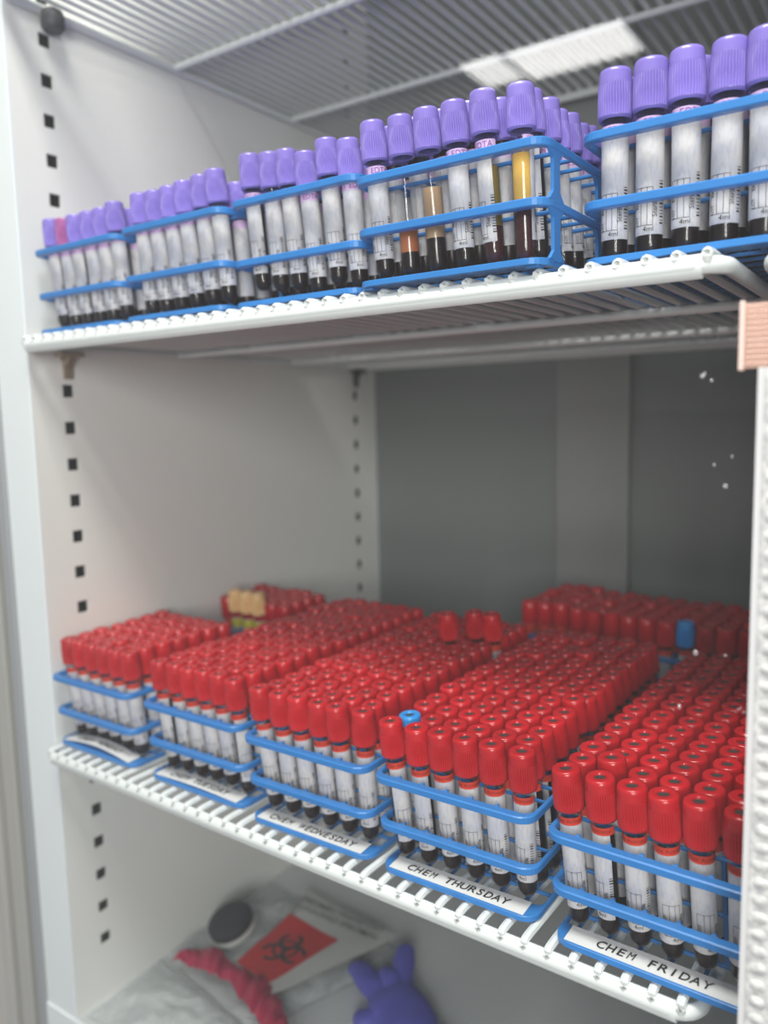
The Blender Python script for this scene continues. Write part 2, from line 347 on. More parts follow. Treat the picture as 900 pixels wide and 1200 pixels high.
# ------------------------------------------------------------------ racks
PX, PY, HX, HY, RW, RL = 18.0, 18.9, 10, 21, 116, 298
def rack(loc, rz, zt, zm, label, strip=None, arch=0, lean=.0, fwd=.07, posts='inner', sx=.04, sy=.07, PX=PX, HX=HX, W=RW, L=RL, nx=6, ny=15, basetop=5):
    root = empty('tube_rack', loc, (0, 0, rz)); tag(root, label, 'tube rack', 'blue test tube racks')
    def ring(x0, x1, y0, y1, r, n=6):
        p = []
        for cx, cy, a in ((x0+r,y0+r,PI),(x1-r,y0+r,1.5*PI),(x1-r,y1-r,0),(x0+r,y1-r,.5*PI)):
            p += [(cx+r*math.cos(a+.5*PI*k/n), cy+r*math.sin(a+.5*PI*k/n)) for k in range(n+1)]
        return p
    def flat_ring(mb, out, inn, z0, z1):
        n = len(out); vs = [(x,y,z) for z in (z0, z1) for x, y in out] + [(x,y,z) for z in (z0, z1) for x, y in inn]
        fs = []
        for i in range(n):
            j = (i+1) % n
            fs += [(i,j,n+j,n+i), (2*n+j,2*n+i,3*n+i,3*n+j), (n+i,n+j,3*n+j,3*n+i), (j,i,2*n+i,2*n+j)]
        mb.add(vs, fs)
    def tier(name, z, t=5, front=5, w=2.6):
        mb = MB(); sh = -(lean-sx)*z; fy = (fwd-sy)*z
        flat_ring(mb, ring(0, W, 0, L, 11), ring(w, W-w, 7, L-w, 7), z-t/2, z+t/2)
        for i in range(1, nx):
            x = HX+PX*(i-.5)+sh; mb.box(x-.9, x+.9, HY+PY*.5-fy, L-w, z-1.3, z+1.3); mb.add([(x-2.4,6.5,z-1.5),(x+2.4,6.5,z-1.5),(x,11.5,z-1.5),(x-2.4,6.5,z+2.3),(x+2.4,6.5,z+2.3),(x,11.5,z+2.3)], [(0,2,1),(3,4,5),(0,1,4,3),(1,2,5,4),(2,0,3,5)])
        for j in range(1, ny):
            y = HY+PY*(j-.5)-fy; mb.box(w-.5, W-w+.5, y-.9, y+.9, z-1.25, z+1.25)
        mb.shear(sx, sy); o = mb.obj(name, M['blue'], root, smooth=False); bevel(o, .7, 1); return o
    tier('top_tier', zt); tier('middle_tier', zm)
    mb = MB()                                                # base: ring, lattice, feet
    flat_ring(mb, ring(2, W-1, -2.5, L, 11), ring(3.2, W-3, 13.5, L-4, 5), 1.2, basetop)
    for i in range(nx):
        x = HX+PX*i+.5; mb.box(x-1.2, x+1.2, 15, L-5, 1.4, 2.6)
    for j in range(ny+1):
        y = HY+PY*(j-.5); mb.box(3, W-3, y-1.1, y+1.1, 1.4, 3.4)
    for x in (9, W-9):
        for y in (5, L/2, L-8): mb.box(x-4, x+4, y-4, y+4, 0, 1.4)
    bevel(mb.obj('base_plate', M['blue'], root, smooth=False), .7, 1)
    for x0 in (.2, W-2.2):
        for y in ((17, 86, 154, 222, L-9) if posts == 'side' and x0 > 60 else (120, 205, L-9)):
            mb = MB(); mb.box(x0, x0+2, y-4.5, y+4.5, basetop-1, zt)
            for zz in (basetop, zm-2.2, zm+2.2, zt-2.2):    # little fillets that round the windows
                s = 1 if zz in (basetop, zm+2.2) else -1
                for d in (-1, 1):
                    mb.add([(x0,y+d*4.5,zz),(x0+2,y+d*4.5,zz),(x0,y+d*10,zz),(x0+2,y+d*10,zz),(x0,y+d*4.5,zz+s*5),(x0+2,y+d*4.5,zz+s*5)],
                           [(0,2,4),(1,5,3),(2,3,5,4),(0,1,3,2),(0,4,5,1)])
            mb.shear(sx, sy); mb.obj('post', M['blue'], root, smooth=False)
    if posts == 'inner':                                     # slim uprights between the first and second rows
        for i in (1, 5):
            x = HX+PX*(i-.5); mb = MB(); mb.add([(x+dx-lean*z*.9, HY+PY*.5+dy-fwd*z*.9, z) for z in (basetop-2, zt) for dx, dy in ((-1,-1),(1,-1),(1,1),(-1,1))],
                [(3,2,1,0),(4,5,6,7),(0,1,5,4),(1,2,6,5),(2,3,7,6),(3,0,4,7)]); mb.obj('post', M['blue'], root, smooth=False)
    if strip:
        x0, x1, y0, y1 = 9, W-9, -1, 12.5; n = 20
        hz = lambda x: basetop+.25+arch*math.sin(PI*(x-x0)/(x1-x0))
        mb = MB(); vs = []
        for k in range(n+1):
            x = x0+(x1-x0)*k/n
            vs += [(x,y0,hz(x)),(x,y1,hz(x)+.8),(x,y0,hz(x)-.2),(x,y1,hz(x)+.6)]
        fs = []
        for k in range(n):
            a, b = 4*k, 4*k+4; fs += [(a,b,b+1,a+1),(a+3,b+3,b+2,a+2),(a,a+2,b+2,b),(a+1,b+1,b+3,a+3)]
        mb.add(vs, fs); st = mb.obj('label_strip', M['paper'], root); st['label'] = 'white paper label strip'
        adv = 5.75; tv, tf = text_mesh(strip, 6.3, None, mono=adv, bold=.10, extr=.05)
        mb = MB(); cx = (x0+x1)/2-.5
        mb.add([(cx+x+y*.14, y0+3.2+y, hz(cx+x)+.35+.064*(3.2+y)+z) for x, y, z in tv], tf)
        mb.obj('lettering', M['ink'], st, smooth=False)
    return root

# ------------------------------------------------------------------ tubes (shared meshes)
CAPH = 25
def cap_mesh(name, mat, R=8.55, lod=0):
    mb = MB()
    if lod: prof = [(R-.9,0),(R,1.2),(R,18),(R-.6,CAPH-1),(R-1.6,CAPH),(3.0,CAPH)]; mb.lathe(prof, 20)
    else:
        prof = [(6.0,3),(6.2,.4),(R-1,0),(R-.35,.5),(R-.05,1.6),(R,2.2),(R,9),(R-.2,17),(R-.4,18),(R-.5,19),(R-.65,CAPH-2.4),(R-.95,CAPH-.9),(R-1.7,CAPH-.15),(R-2.4,CAPH),(3.7,CAPH),(3.4,CAPH-.25),(3.3,CAPH-2)]
        mb.lathe(prof, 108, flute=.7, z0=2, z1=17.5)
    return mb.mesh(name, mat, angle=50)
caps = {k: cap_mesh(k+'_cap', M[k], 8.95 if k == 'red' else 8.5) for k in ('red', 'purple', 'bluecap', 'mauve', 'tan')}
mb = MB(); mb.lathe([(3.45,CAPH-1.3),(1.4,CAPH-1.9),(0.01,CAPH-1.9)], 16); stop_me = mb.mesh('stopper', M['stop_red'])
mb = MB(); tr = 6.5
mb.lathe([(.01,0),(2.5,.5),(4.6,1.9),(5.9,4),(tr,6.6),(tr,40),(tr,78)], 28); glass_me = mb.mesh('glass_tube', M['glass'])
def fluid(name, mat, z0, z1, r=6.0):
    mb = MB()
    prof = ([(.01,1),(2.4,1.4),(4.3,2.6),(5.4,4.4),(r,7)] if z0 < 2 else [(.01,z0),(r,z0)]) + [(r,z1),(.01,z1)]
    mb.lathe(prof, 24); return mb.mesh(name, mat)
blood_full = fluid('blood', M['blood'], 0, 62); blood_low = fluid('blood', M['blood2'], 0, 17)
def label_mesh(z0, z1, span, mat, r=6.62):
    mb = MB(); h = span/2
    mb.lathe([(r-.1,z0),(r,z0+.05),(r,z1-.05),(r-.1,z1)], 22, a0=-h, a1=h); return mb.mesh('paper_label', mat)
lab_wide = label_mesh(13, 67, math.radians(215), M['label'])
lab_half = label_mesh(13, 67, math.radians(150), M['label'])
band_red = label_mesh(65.5, 70.2, math.radians(216), M['redband'], 6.7)
band_pur = label_mesh(64.8, 70.3, math.radians(216), M['purpleband'], 6.7)
band_yel = label_mesh(56, 66, math.radians(216), M['yellowband'], 6.7)
def printed(lines, mat, name, r=6.74):
    """lines = [(text, size, angle, z, vertical)] wrapped on the tube"""
    mb = MB()
    for s, size, a, z, vert in lines:
        tv, tf = text_mesh(s, size, None, extr=.03)
        if vert: tv = [(-y, x, q) for x, y, q in tv]
        mb.add([(x, y, zz+z) for x, y, zz in wrap(tv, r, a)], tf)
    return mb
def rule(mb, a0, a1, z0, z1, r=6.73):
    n = max(1, int((a1-a0)/.15)); vs = []
    for k in range(n+1):
        a = a0+(a1-a0)*k/n; vs += [(r*math.cos(a), r*math.sin(a), z0), (r*math.cos(a), r*math.sin(a), z1)]
    mb.add(vs, [(2*k,2*k+2,2*k+3,2*k+1) for k in range(n)])
mb = printed([('4ml', 2.6, .15, 14.6, 0), ('Sterile', 2.6, .78, 26, 1), ('LOT', 1.8, -.62, 20, 1), ('EXP', 1.8, -.62, 28, 1)], None, 'print')
for a in (-.95, -.4, .05, .45): rule(mb, a, a+.035, 17.5, 36)
for z in (17.5, 36): rule(mb, -.95, .48, z, z+.25)
for k in range(14): rule(mb, .98, 1.32, 18+k*1.6, 18+k*1.6+random.choice((.4, .8)))
print_me = mb.mesh('printed_text', M['ink'], smooth=False)
mb = printed([('Clot Activator', 2.5, 0, 67, 0)], None, 'p', 6.8); print_red = mb.mesh('band_text', M['darkred_ink'], smooth=False)
mb = printed([('K3  EDTA', 3.6, 0, 66.0, 0)], None, 'p', 6.8); print_pur = mb.mesh('band_text', M['purple_ink'], smooth=False)
far_body = None
mb = MB(); mb.lathe([(.01,0),(4.6,1.9),(tr,6.6),(tr,13)], 14, mi=0); mb.lathe([(tr,13),(tr,64)], 14, mi=1); mb.lathe([(tr,64),(tr,70)], 14, mi=2); mb.lathe([(tr,70),(tr,78)], 14, mi=0)
body_red = mb.mesh('tube_body', [M['blood'], M['label'], M['redband']])
body_pur = mb.mesh('tube_body', [M['blood'], M['label'], M['purpleband']])

ORD = ['front', 'second', 'third', 'fourth', 'fifth', 'sixth', 'seventh', 'eighth', 'ninth', 'tenth', 'eleventh', 'twelfth', 'thirteenth', 'fourteenth', 'fifteenth']
def make_tube(kind, cap, detail, fill=None, lab='wide', facing=0.0):
    """one tube standing at its own bottom: glass, blood, label, colour band, cap with stopper"""
    nm = {'red': 'red_top_tube', 'purple': 'purple_top_tube', 'bluecap': 'blue_top_tube', 'tan': 'tan_top_tube', 'mauve': 'mauve_top_tube'}[cap]
    root = empty(nm, (0,0,0))
    if detail:
        link('glass_tube', glass_me, root)
        if fill is None: link('blood', blood_full if lab != 'low' else blood_low, root)
        else:
            for (n_, mt, a, b) in fill: link(n_, fluid(n_, M[mt], a, b), root)
        if lab in ('wide', 'half', 'low'):
            lb = link('paper_label', lab_half if lab == 'half' else lab_wide, root, rot=(0,0,facing))
            link('printed_text', print_me, lb)
            bd = link('colour_band', {'purple': band_pur, 'tan': band_yel}.get(kind, band_red), root, rot=(0,0,facing))
            if kind in ('red', 'purple'): link('band_text', print_pur if kind == 'purple' else print_red, bd)
    else: link('tube_body', body_pur if kind == 'purple' else body_red, root)
    c = link('cap', caps[cap], root, (0,0,73.5)); link('stopper', stop_me, c)
    return root
def copy_tree(o, parent=None):
    c = o.copy(); COL.objects.link(c); c.parent = parent
    for ch in o.children: copy_tree(ch, c)
    return c

# ------------------------------------------------------------------ camera (also used to rank tubes by size in view)
CAM = Vector((690.8, -500.5, 305.6)); yaw, pitch, roll, fpx = .5966, .1181, -.0232, 938.3
fw = Vector((-math.sin(yaw)*math.cos(pitch), math.cos(yaw)*math.cos(pitch), -math.sin(pitch)))
rt = Vector((math.cos(yaw), math.sin(yaw), 0)); upv = rt.cross(fw)
rt2 = rt*math.cos(roll)+upv*math.sin(roll); up2 = -rt*math.sin(roll)+upv*math.cos(roll)
cd = bpy.data.cameras.new('camera'); cam = bpy.data.objects.new('camera', cd); COL.objects.link(cam)
mw = Matrix.Identity(4)
for i in range(3): mw[i][0], mw[i][1], mw[i][2], mw[i][3] = rt2[i], up2[i], -fw[i], CAM[i]*S
cam.matrix_world = mw
cd.sensor_fit = 'HORIZONTAL'; cd.sensor_width = 36; cd.lens = fpx/900*36
cd.clip_start = .01; cd.clip_end = 50
cd.dof.use_dof = True; cd.dof.focus_distance = .475; cd.dof.aperture_fstop = 5.6
scene.camera = cam
def in_view(p):
    d = Vector(p)-CAM; z = d.dot(fw); x = 450+fpx*d.dot(rt2)/z; y = 600-fpx*d.dot(up2)/z
    return z, x, y

# ------------------------------------------------------------------ lower shelf
RACKS = {
 'MONDAY': dict(x=8, y=-64, zt=66, zm=33, arch=5, lean=.045, strip='CHEM MONDAY', label='blue rack at the far left of the lower shelf, partly empty behind its red-capped tubes'),
 'TUESDAY': dict(x=144, y=-68, zt=66, zm=33, arch=1.5, lean=.045, strip='CHEM TUESDAY', label='blue rack between the far-left rack and the CHEM WEDNESDAY rack'),
 'WEDNESDAY': dict(x=271.5, y=-77.5, zt=66, zm=33, arch=0, lean=.05, strip='CHEM WEDNESDAY', label='blue rack with the label strip CHEM WEDNESDAY'),
 'THURSDAY': dict(x=395, y=-81, zt=66, zm=33, arch=0, lean=.045, strip='CHEM THURSDAY', label='blue rack with the label strip CHEM THURSDAY'),
 'FRIDAY': dict(x=522, y=-90, zt=66, zm=33, arch=0, lean=.05, strip='CHEM FRIDAY', label='blue rack with the label strip CHEM FRIDAY, cut off by the frosted strip'),
}
RZ = {'MONDAY': -.02, 'TUESDAY': -.02, 'WEDNESDAY': -.01, 'THURSDAY': -.014, 'FRIDAY': -.04}
WHERE = {'MONDAY': 'of the far-left lower rack', 'TUESDAY': 'of the rack left of CHEM WEDNESDAY',
         'WEDNESDAY': 'of the CHEM WEDNESDAY rack', 'THURSDAY': 'of the CHEM THURSDAY rack', 'FRIDAY': 'of the CHEM FRIDAY rack',
         'BACK': 'of the back-right crosswise rack'}
spots = []      # every red-capped tube: (world position, lean vector, rack, row, col)
for k, r in RACKS.items():
    rack((r['x'], r['y'], 0), RZ[k], r['zt'], r['zm'], r['label'], r['strip'], r['arch'], r['lean'])
    for j in range(15):
        if k == 'MONDAY' and 7 <= j <= 10: continue
        for i in range(6):
            if k == 'THURSDAY' and (i, j) == (0, 1): continue
            a = RZ[k]; lx, ly = HX+PX*i+(.5 if i else 0), HY+PY*j
            x = r['x']+lx*math.cos(a)-ly*math.sin(a); y = r['y']+lx*math.sin(a)+ly*math.cos(a)
            lift = max(0, random.gauss(.3, 1.1))
            if j == 0: lift = random.uniform(0, 1.6)
            if k == 'WEDNESDAY' and (i, j) in ((3, 10), (4, 11), (5, 11)): lift = 25
            if k == 'FRIDAY' and (i, j) in ((1, 1), (1, 9)): lift = 5
            if k in ('THURSDAY', 'FRIDAY', 'WEDNESDAY') and j == 0: le = {0: .03, 5: -.045}.get(i, 0)
            else: le = 0
            spots.append(dict(p=(x, y, 2.8+lift), lean=(r['lean']+le+random.gauss(0, .006), .07+random.gauss(0, .006)), rack=k, row=j, col=i))
# crosswise rack at the back right
BX, BY, BA = 326, 288, -.10
rack((BX, BY+116, 0), BA-PI/2, 66, 33, 'blue rack set crosswise at the back right of the lower shelf', fwd=0, sx=0, sy=0)
for j in range(15):
    for i in range(6):
        lx, ly = HX+PX*i, HY+PY*j            # rack-local; rack turned a quarter: local y runs to the right
        a = BA-PI/2
        x = BX+lx*math.cos(a)-ly*math.sin(a); y = BY+116+lx*math.sin(a)+ly*math.cos(a)
        if i == 5 and j in (9,): continue
        spots.append(dict(p=(x, y, 2.8+max(0, random.gauss(.8, 1.5))), lean=(random.gauss(0, .006), random.gauss(0, .006)), rack='BACK', row=5-i, col=j))
for s in spots:
    z, px, py = in_view((s['p'][0], s['p'][1], s['p'][2]+90)); s['z'] = z
    s['rank'] = z + (1000 if not (-10 < px < 880 and -20 < py < 1220) else 0)
spots.sort(key=lambda s: s['rank'])
protos = {}
def tube_for(kind, cap, detail, lab='wide', facing=0., fill=None):
    key = (kind, cap, detail, lab, round(facing, 3), str(fill))
    if key not in protos:
        protos[key] = make_tube(kind, cap, detail, fill, lab, facing); return protos[key]
    return copy_tree(protos[key])
FACE = -PI/2+.32       # labels look out of the door, turned a little to the camera
CNT = ['leftmost', 'second from left', 'third from left', 'fourth from left', 'fifth from left', 'sixth from left', 'seventh from left', 'eighth from left', 'ninth from left',
       'tenth from left', 'eleventh from left', 'twelfth from left', 'thirteenth from left', 'fourteenth from left', 'rightmost']
FRONTLAB = {('THURSDAY', 0): ('half', .75), ('THURSDAY', 1): ('half', -.35), ('TUESDAY', 5): ('half', 1.05), ('TUESDAY', 0): ('half', -.3), ('FRIDAY', 1): ('half', -.75), ('MONDAY', 3): ('half', -.2),
            ('THURSDAY', 5): ('wide', -.5), ('WEDNESDAY', 5): ('wide', -.3)}
def words_row(j, n=15): return 'front row' if j == 0 else ORD[j]+' row'
for n, s in enumerate(spots):
    if n >= 300: break
    k, i, j = s['rack'], s['col'], s['row']; edge = (k != 'BACK' and (j == 0 or (i == 5 and j < 8)))
    if edge:
        lab, df = FRONTLAB.get((k, i), ('wide', random.choice((-.25, -.1, 0, .12, .25)))) if j == 0 else ('half', random.choice((-.9, .4, .9, 1.2)))
        t = tube_for('red', 'red', True, lab, FACE+df)
    else: t = tube_for('red', 'red', False)
    t.location = [c*S for c in s['p']]; t.rotation_mode = 'ZYX'
    t.rotation_euler = (s['lean'][1], -s['lean'][0], 0 if edge else random.uniform(-3, 3))
    last = CNT[i] if not (k != 'BACK' and i == 5) else 'rightmost'
    if s['p'][2] > 15: lb = f'red-capped tube raised above its neighbours, {last}, {words_row(j)} {WHERE[k]}'
    else: lb = f'red-capped tube, {last} in the {words_row(j)} {WHERE[k]}'
    tag(t, lb, 'blood tube', 'red-capped blood tubes in racks on the lower shelf')
# the remaining, farther red-capped tubes as one mass
mb = MB()
for s in spots[300:]:
    lx, ly = -s['lean'][0], s['lean'][1]
    b = len(mb.v)
    mb.lathe([(.01,0),(4.6,1.9),(6.5,6.6),(6.5,14)], 10, mi=1); mb.lathe([(6.5,14),(6.5,62)], 10, mi=2); mb.lathe([(6.5,62),(6.5,74)], 10, mi=3)
    mb.lathe([(6.5,73.8),(8.4,73.5),(8.95,75),(8.7,91.5),(8.2,97.5),(7.2,98.5),(3.1,98.4),(3,97)], 18, mi=0); mb.lathe([(3,97),(.01,97)], 18, mi=4)
    x, y, z = s['p']
    for q in range(b, len(mb.v)):
        vx, vy, vz = mb.v[q]; mb.v[q] = (x+vx+vz*lx, y+vy-vz*ly, z+vz)
o = mb.obj('red_top_tubes', [M['red'], M['blood'], M['label'], M['redband'], M['stop_red']])
tag(o, 'mass of dark red-capped tubes filling the far rows of the lower shelf', 'blood tube', 'red-capped blood tubes in racks on the lower shelf', 'stuff')

def place(t, x, y, z, lx=0, ly=0, rz=0):
    t.location = (x*S, y*S, z*S); t.rotation_mode = 'ZYX'; t.rotation_euler = (ly, -lx, rz); return t
a = RZ['THURSDAY']; lx, ly = HX, HY+PY
t = place(tube_for('red', 'bluecap', True, 'wide', FACE), 395+lx*math.cos(a)-ly*math.sin(a), -81+lx*math.sin(a)+ly*math.cos(a), 2, .045, .07)
tag(t, 'tube with light blue cap behind the front left tube of the CHEM THURSDAY rack', 'blood tube')
a = BA-PI/2; lx, ly = HX+PX*5, HY+PY*9
t = place(tube_for('red', 'bluecap', True, 'half', FACE), BX+lx*math.cos(a)-ly*math.sin(a), BY+116+lx*math.sin(a)+ly*math.cos(a), 5, 0, 0)
tag(t, 'tube with light blue cap among dark red caps at the back right', 'blood tube')
a = RZ['MONDAY']
for n, (i, nm) in enumerate(((0, 'leftmost'), (1, 'middle'), (2, 'rightmost'))):
    lx, ly = HX+PX*(i), HY+PY*10.5
    t = place(tube_for('tan', 'tan', True, 'wide', FACE+.2*n), 8+lx*math.cos(a)-ly*math.sin(a)+19, -64+lx*math.sin(a)+ly*math.cos(a), 14, .03, .05)
    tag(t, f'{nm} of the three tan-capped tubes standing high in the far-left rack', 'blood tube', 'tan-capped tubes in the far-left rack')

# ------------------------------------------------------------------ middle shelf: lavender-capped tubes
ZU = 386.2
UP = {
 'Z': dict(x=9.8, y=-56, zt=73, zm=35, where='far-left upper rack', label='blue rack at the far left of the middle shelf'),
 'A': dict(x=137.5, y=-61, zt=73, zm=35, where='second upper rack', label='blue rack of purple-capped tubes, second from the left on the middle shelf'),
 'B': dict(x=258.5, y=-58, zt=75, zm=33, where='third upper rack', label='blue rack of purple-capped tubes, third from the left on the middle shelf'),
 'C': dict(x=382, y=-73, hx=10.5, zt=66.5, zm=35, px=19.8, W=131, where='fourth upper rack', label='blue rack with its side posts showing, holding tubes of amber plasma'),
 'D': dict(x=522, y=-49, zt=70.5, zm=34, px=19.8, W=131, where='rightmost upper rack', label='rightmost blue rack on the middle shelf, cut off by the right edge'),
}
CFILL = {1: [('blood', 'blood', 0, 16), ('plasma', 'plasma3', 16, 34)], 2: [('blood', 'blood', 0, 22), ('plasma', 'plasma2', 22, 52)],
         3: [('blood', 'blood', 0, 14), ('plasma', 'plasma2', 14, 20)], 4: [('blood', 'blood2', 0, 22), ('plasma', 'olive', 22, 56)],
         5: [('blood', 'blood2', 0, 32), ('plasma', 'plasma', 32, 61)]}
CLAB = {1: 'none', 2: 'none', 3: ('half', -.1), 4: ('half', -.85), 5: ('half', 2.05)}
LIFT = {'Z': [4,2,2,2,2,4], 'A': [4,3,3,4,5,6], 'B': [12,9,8,3,8,4], 'C': [5,4,4,4,5,3], 'D': [0,0,1,0,0,0]}
for k, r in UP.items():
    rack((r['x'], r['y'], ZU), -.015, r['zt'], r['zm'], r['label'], lean=0 if k == 'D' else .045, fwd=.02 if k == 'D' else .06, sx=.0, sy=.03, HX=r.get('hx', 13.5), PX=r.get('px', PX), W=r.get('W', 119), posts='side' if k == 'C' else 'inner')
    lean = .0 if k == 'D' else .045
    lean0 = lean
    for j in range(9 if k == 'C' else 3):
        for i in range(6):
            if k == 'C' and j >= 3 and i < 4: continue
            a = -.015; lx, ly = r.get('hx', 13.5)+r.get('px', PX)*i, HY+PY*j
            x = r['x']+lx*math.cos(a)-ly*math.sin(a); y = r['y']+lx*math.sin(a)+ly*math.cos(a)
            lean = lean0
            lift = LIFT[k][i] if j == 0 else max(0, random.gauss(1.5, 1.5))+(5 if k == 'C' else 0)
            det = j == 0 or (k == 'C' and i == 5)
            capk = 'mauve' if (k, i, j) == ('Z', 1, 0) else 'purple'
            if det and k == 'C' and j == 0 and i in CFILL:
                c = CLAB[i]; lab, df = (c, 0) if c == 'none' else c
                t = tube_for('purple', capk, True, lab, FACE+df, CFILL[i])
            elif det:
                lab, df = ('wide', random.choice((-.3, -.15, 0, .15, .3))) if j == 0 else ('half', random.choice((-.6, .6, 1.2)))
                if (k, i) in (('B', 0), ('Z', 0), ('Z', 2)): lab, df = 'half', -.25
                t = tube_for('purple', capk, True, lab, FACE+df)
            else: t = tube_for('purple', capk, False)
            if k == 'C' and j == 0 and i == 5: lean = .02
            place(t, x, y, ZU+2.8+lift, lean+random.gauss(0, .008), (.02 if k == 'D' else .06)+random.gauss(0, .008), 0 if det else random.uniform(-3, 3))
            if k == 'D': t.scale = (1.15, 1.15, 1.085)
            pos = 'rightmost' if i == 5 else CNT[i]
            cn = 'mauve' if capk == 'mauve' else 'purple'
            extra = ''
            if k == 'C' and j == 0 and i in CFILL: extra = {1: 'with reddish plasma', 2: 'with tan plasma', 3: 'narrow-labelled', 4: 'with olive plasma', 5: 'with golden plasma'}[i]+', '
            if extra: tag(t, f'{cn}-capped tube {extra}{pos}, {words_row(j)} of the {r["where"]}', 'blood tube', 'purple-capped blood tubes in racks on the middle shelf'); continue
            tag(t, f'{cn}-capped tube {pos} in the {words_row(j)} of the {r["where"]}', 'blood tube', 'purple-capped blood tubes in racks on the middle shelf')

mb = MB()
for k, r in UP.items():
    for j in range(3, 15):
        for i in range(6):
            if k == 'C' and j < 9 and i >= 4: continue
            a = -.015; lx, ly = r.get('hx', 13.5)+r.get('px', PX)*i, HY+PY*j
            x = r['x']+lx*math.cos(a)-ly*math.sin(a); y = r['y']+lx*math.sin(a)+ly*math.cos(a); z = ZU+2.8+max(0, random.gauss(1, 1.5))
            b = len(mb.v); lnx, lny = .045*(k != 'D')+random.gauss(0, .004), .02 if k == 'D' else .06
            mb.lathe([(.01,0),(4.6,1.9),(6.5,6.6),(6.5,14)], 10, mi=1); mb.lathe([(6.5,14),(6.5,64)], 10, mi=2); mb.lathe([(6.5,64),(6.5,74)], 10, mi=3)
            mb.lathe([(6.5,73.8),(8,73.5),(8.5,75),(8.2,91.5),(7.8,97.5),(6.8,98.5),(.01,98.4)], 14, mi=0)
            for q in range(b, len(mb.v)):
                vx, vy, vz = mb.v[q]; mb.v[q] = (x+vx-vz*lnx, y+vy-vz*lny, z+vz)
o = mb.obj('purple_top_tubes', [M['purple'], M['blood'], M['label'], M['purpleband']])
tag(o, 'mass of purple-capped tubes in the rows behind, on the middle shelf', 'blood tube', 'purple-capped blood tubes in racks on the middle shelf', 'stuff')

# ------------------------------------------------------------------ things on the cabinet floor
def sheet(fn, nu, nv, th=.3):
    """fn(u,v)->point on a sheet; gives it thickness th"""
    mb = MB(); P = [[Vector(fn(i/nu, j/nv)) for j in range(nv+1)] for i in range(nu+1)]
    vs = [p for row in P for p in row]; vs += [p-Vector((0,0,th)) for p in vs]
    N = (nu+1)*(nv+1); fs = []
    idx = lambda i, j: i*(nv+1)+j
    for i in range(nu):
        for j in range(nv):
            q = (idx(i,j), idx(i+1,j), idx(i+1,j+1), idx(i,j+1)); fs.append(q); fs.append(tuple(N+c for c in q[::-1]))
    per = [idx(i,0) for i in range(nu+1)]+[idx(nu,j) for j in range(1,nv+1)]+[idx(i,nv) for i in range(nu-1,-1,-1)]+[idx(0,j) for j in range(nv-1,0,-1)]
    for a_, b_ in zip(per, per[1:]+per[:1]): fs.append((b_, a_, N+a_, N+b_))
    mb.add(vs, fs); return mb
def quad(c):   # bilinear from four corners (x,y): c00, c10, c11, c01
    c = [Vector((*p, 0)) for p in c]
    return lambda u, v: (c[0]*(1-u)+c[1]*u)*(1-v)+(c[3]*(1-u)+c[2]*u)*v
nz = lambda x, y, s, k: noise.noise(Vector((x*s, y*s, k)))
def bag(name, corners, z0, hgt, k, label, group):
    root = empty(name, (0,0,FLOOR)); tag(root, label, 'plastic bag', group)
    q = quad(corners)
    def side(up):
        def f(u, v):
            p = q(u, v); e = (math.sin(PI*u)*math.sin(PI*v))**.45
            w = nz(p.x, p.y, .03, k)*5+nz(p.x, p.y, .09, k+3)*2.2
            return (p.x+nz(p.x,p.y,.05,k+9)*3, p.y, max(.6, z0+(hgt*e if up else 0)+w*(.3+e) if up else .7))
        return f
    sheet(side(True), 40, 40).obj('top_film', M['bag'], root); sheet(side(False), 8, 8).obj('bottom_film', M['bag'], root)
    return root, q
CB = [(30, 40), (150, 25), (262, 205), (12, 262)]
b1, q1 = bag('specimen_bag', [(8, 50), (165, 18), (238, 200), (8, 222)], 4, 13, 2.0, 'crumpled clear bag with a red biohazard print on the cabinet floor', 'clear bags on the cabinet floor')
b2, q2 = bag('specimen_bag', [(6, -55), (205, -50), (205, 12), (6, 44)], 2, 14, 5.0, 'empty crumpled clear bag in front of the biohazard bag', 'clear bags on the cabinet floor')
ztop = lambda x, y: 20+nz(x, y, .02, 2.0)*3
def patch(corners, mat, name, parent, dz, n=14):
    q = quad(corners)
    return sheet(lambda u, v: (q(u,v).x, q(u,v).y, ztop(q(u,v).x, q(u,v).y)+dz), n, n, .25).obj(name, mat, parent)
pp = patch([(152, 32), (192, 120), (222, 196), (78, 212)], M['bagpaper'], 'paper_insert', b1, .6)
pp['label'] = 'pale paper insert with grey print'
pr = patch([(98, 68), (149, 60), (171, 154), (92, 163)], M['bagred'], 'biohazard_print', b1, 1.4); pr['label'] = 'red square with black biohazard symbol'
mb = MB(); cx, cy = 130, 112
def arcs(cx, cy, r, a0, a1, w):
    pts = []
    for k in range(17):
        a = a0+(a1-a0)*k/16; x, y = cx+r*math.cos(a), cy+r*math.sin(a); pts.append((x, y, ztop(x, y)+1.6))
    mb.tube(pts, w, 6, rz=.3)
for k in range(3):
    a = PI/2+k*2*PI/3+.3; arcs(cx+14*math.cos(a), cy+14*math.sin(a), 12, a+.5, a+2*PI-.5, 2.4)
arcs(cx, cy, 14, 0, 2*PI, 1.8)
mb.obj('biohazard_symbol', M['ink'], pr)
mb = MB()
for row, s_ in enumerate(('SPECIMEN TRANSPORT', 'BIOHAZARD SPECIMEN')):
    tv, tf = text_mesh(s_, 9, None, extr=.1, bold=.15)
    mb.add([(145+x*.95, 190-row*14+y, ztop(145, 185)+1.4+z) for x, y, z in tv], tf)
mb.obj('lettering', M['grey_ink'], pp, smooth=False)
mb = MB(); mb.lathe([(.01,0),(20,1),(26,5),(27,10),(26,17),(19,21),(7,20.5),(.01,20)], 28)
o = mb.obj('dark_lid', M['black']); o.location = (56*S, 108*S, (FLOOR+20)*S); o.rotation_euler = (.35, -.1, 0)
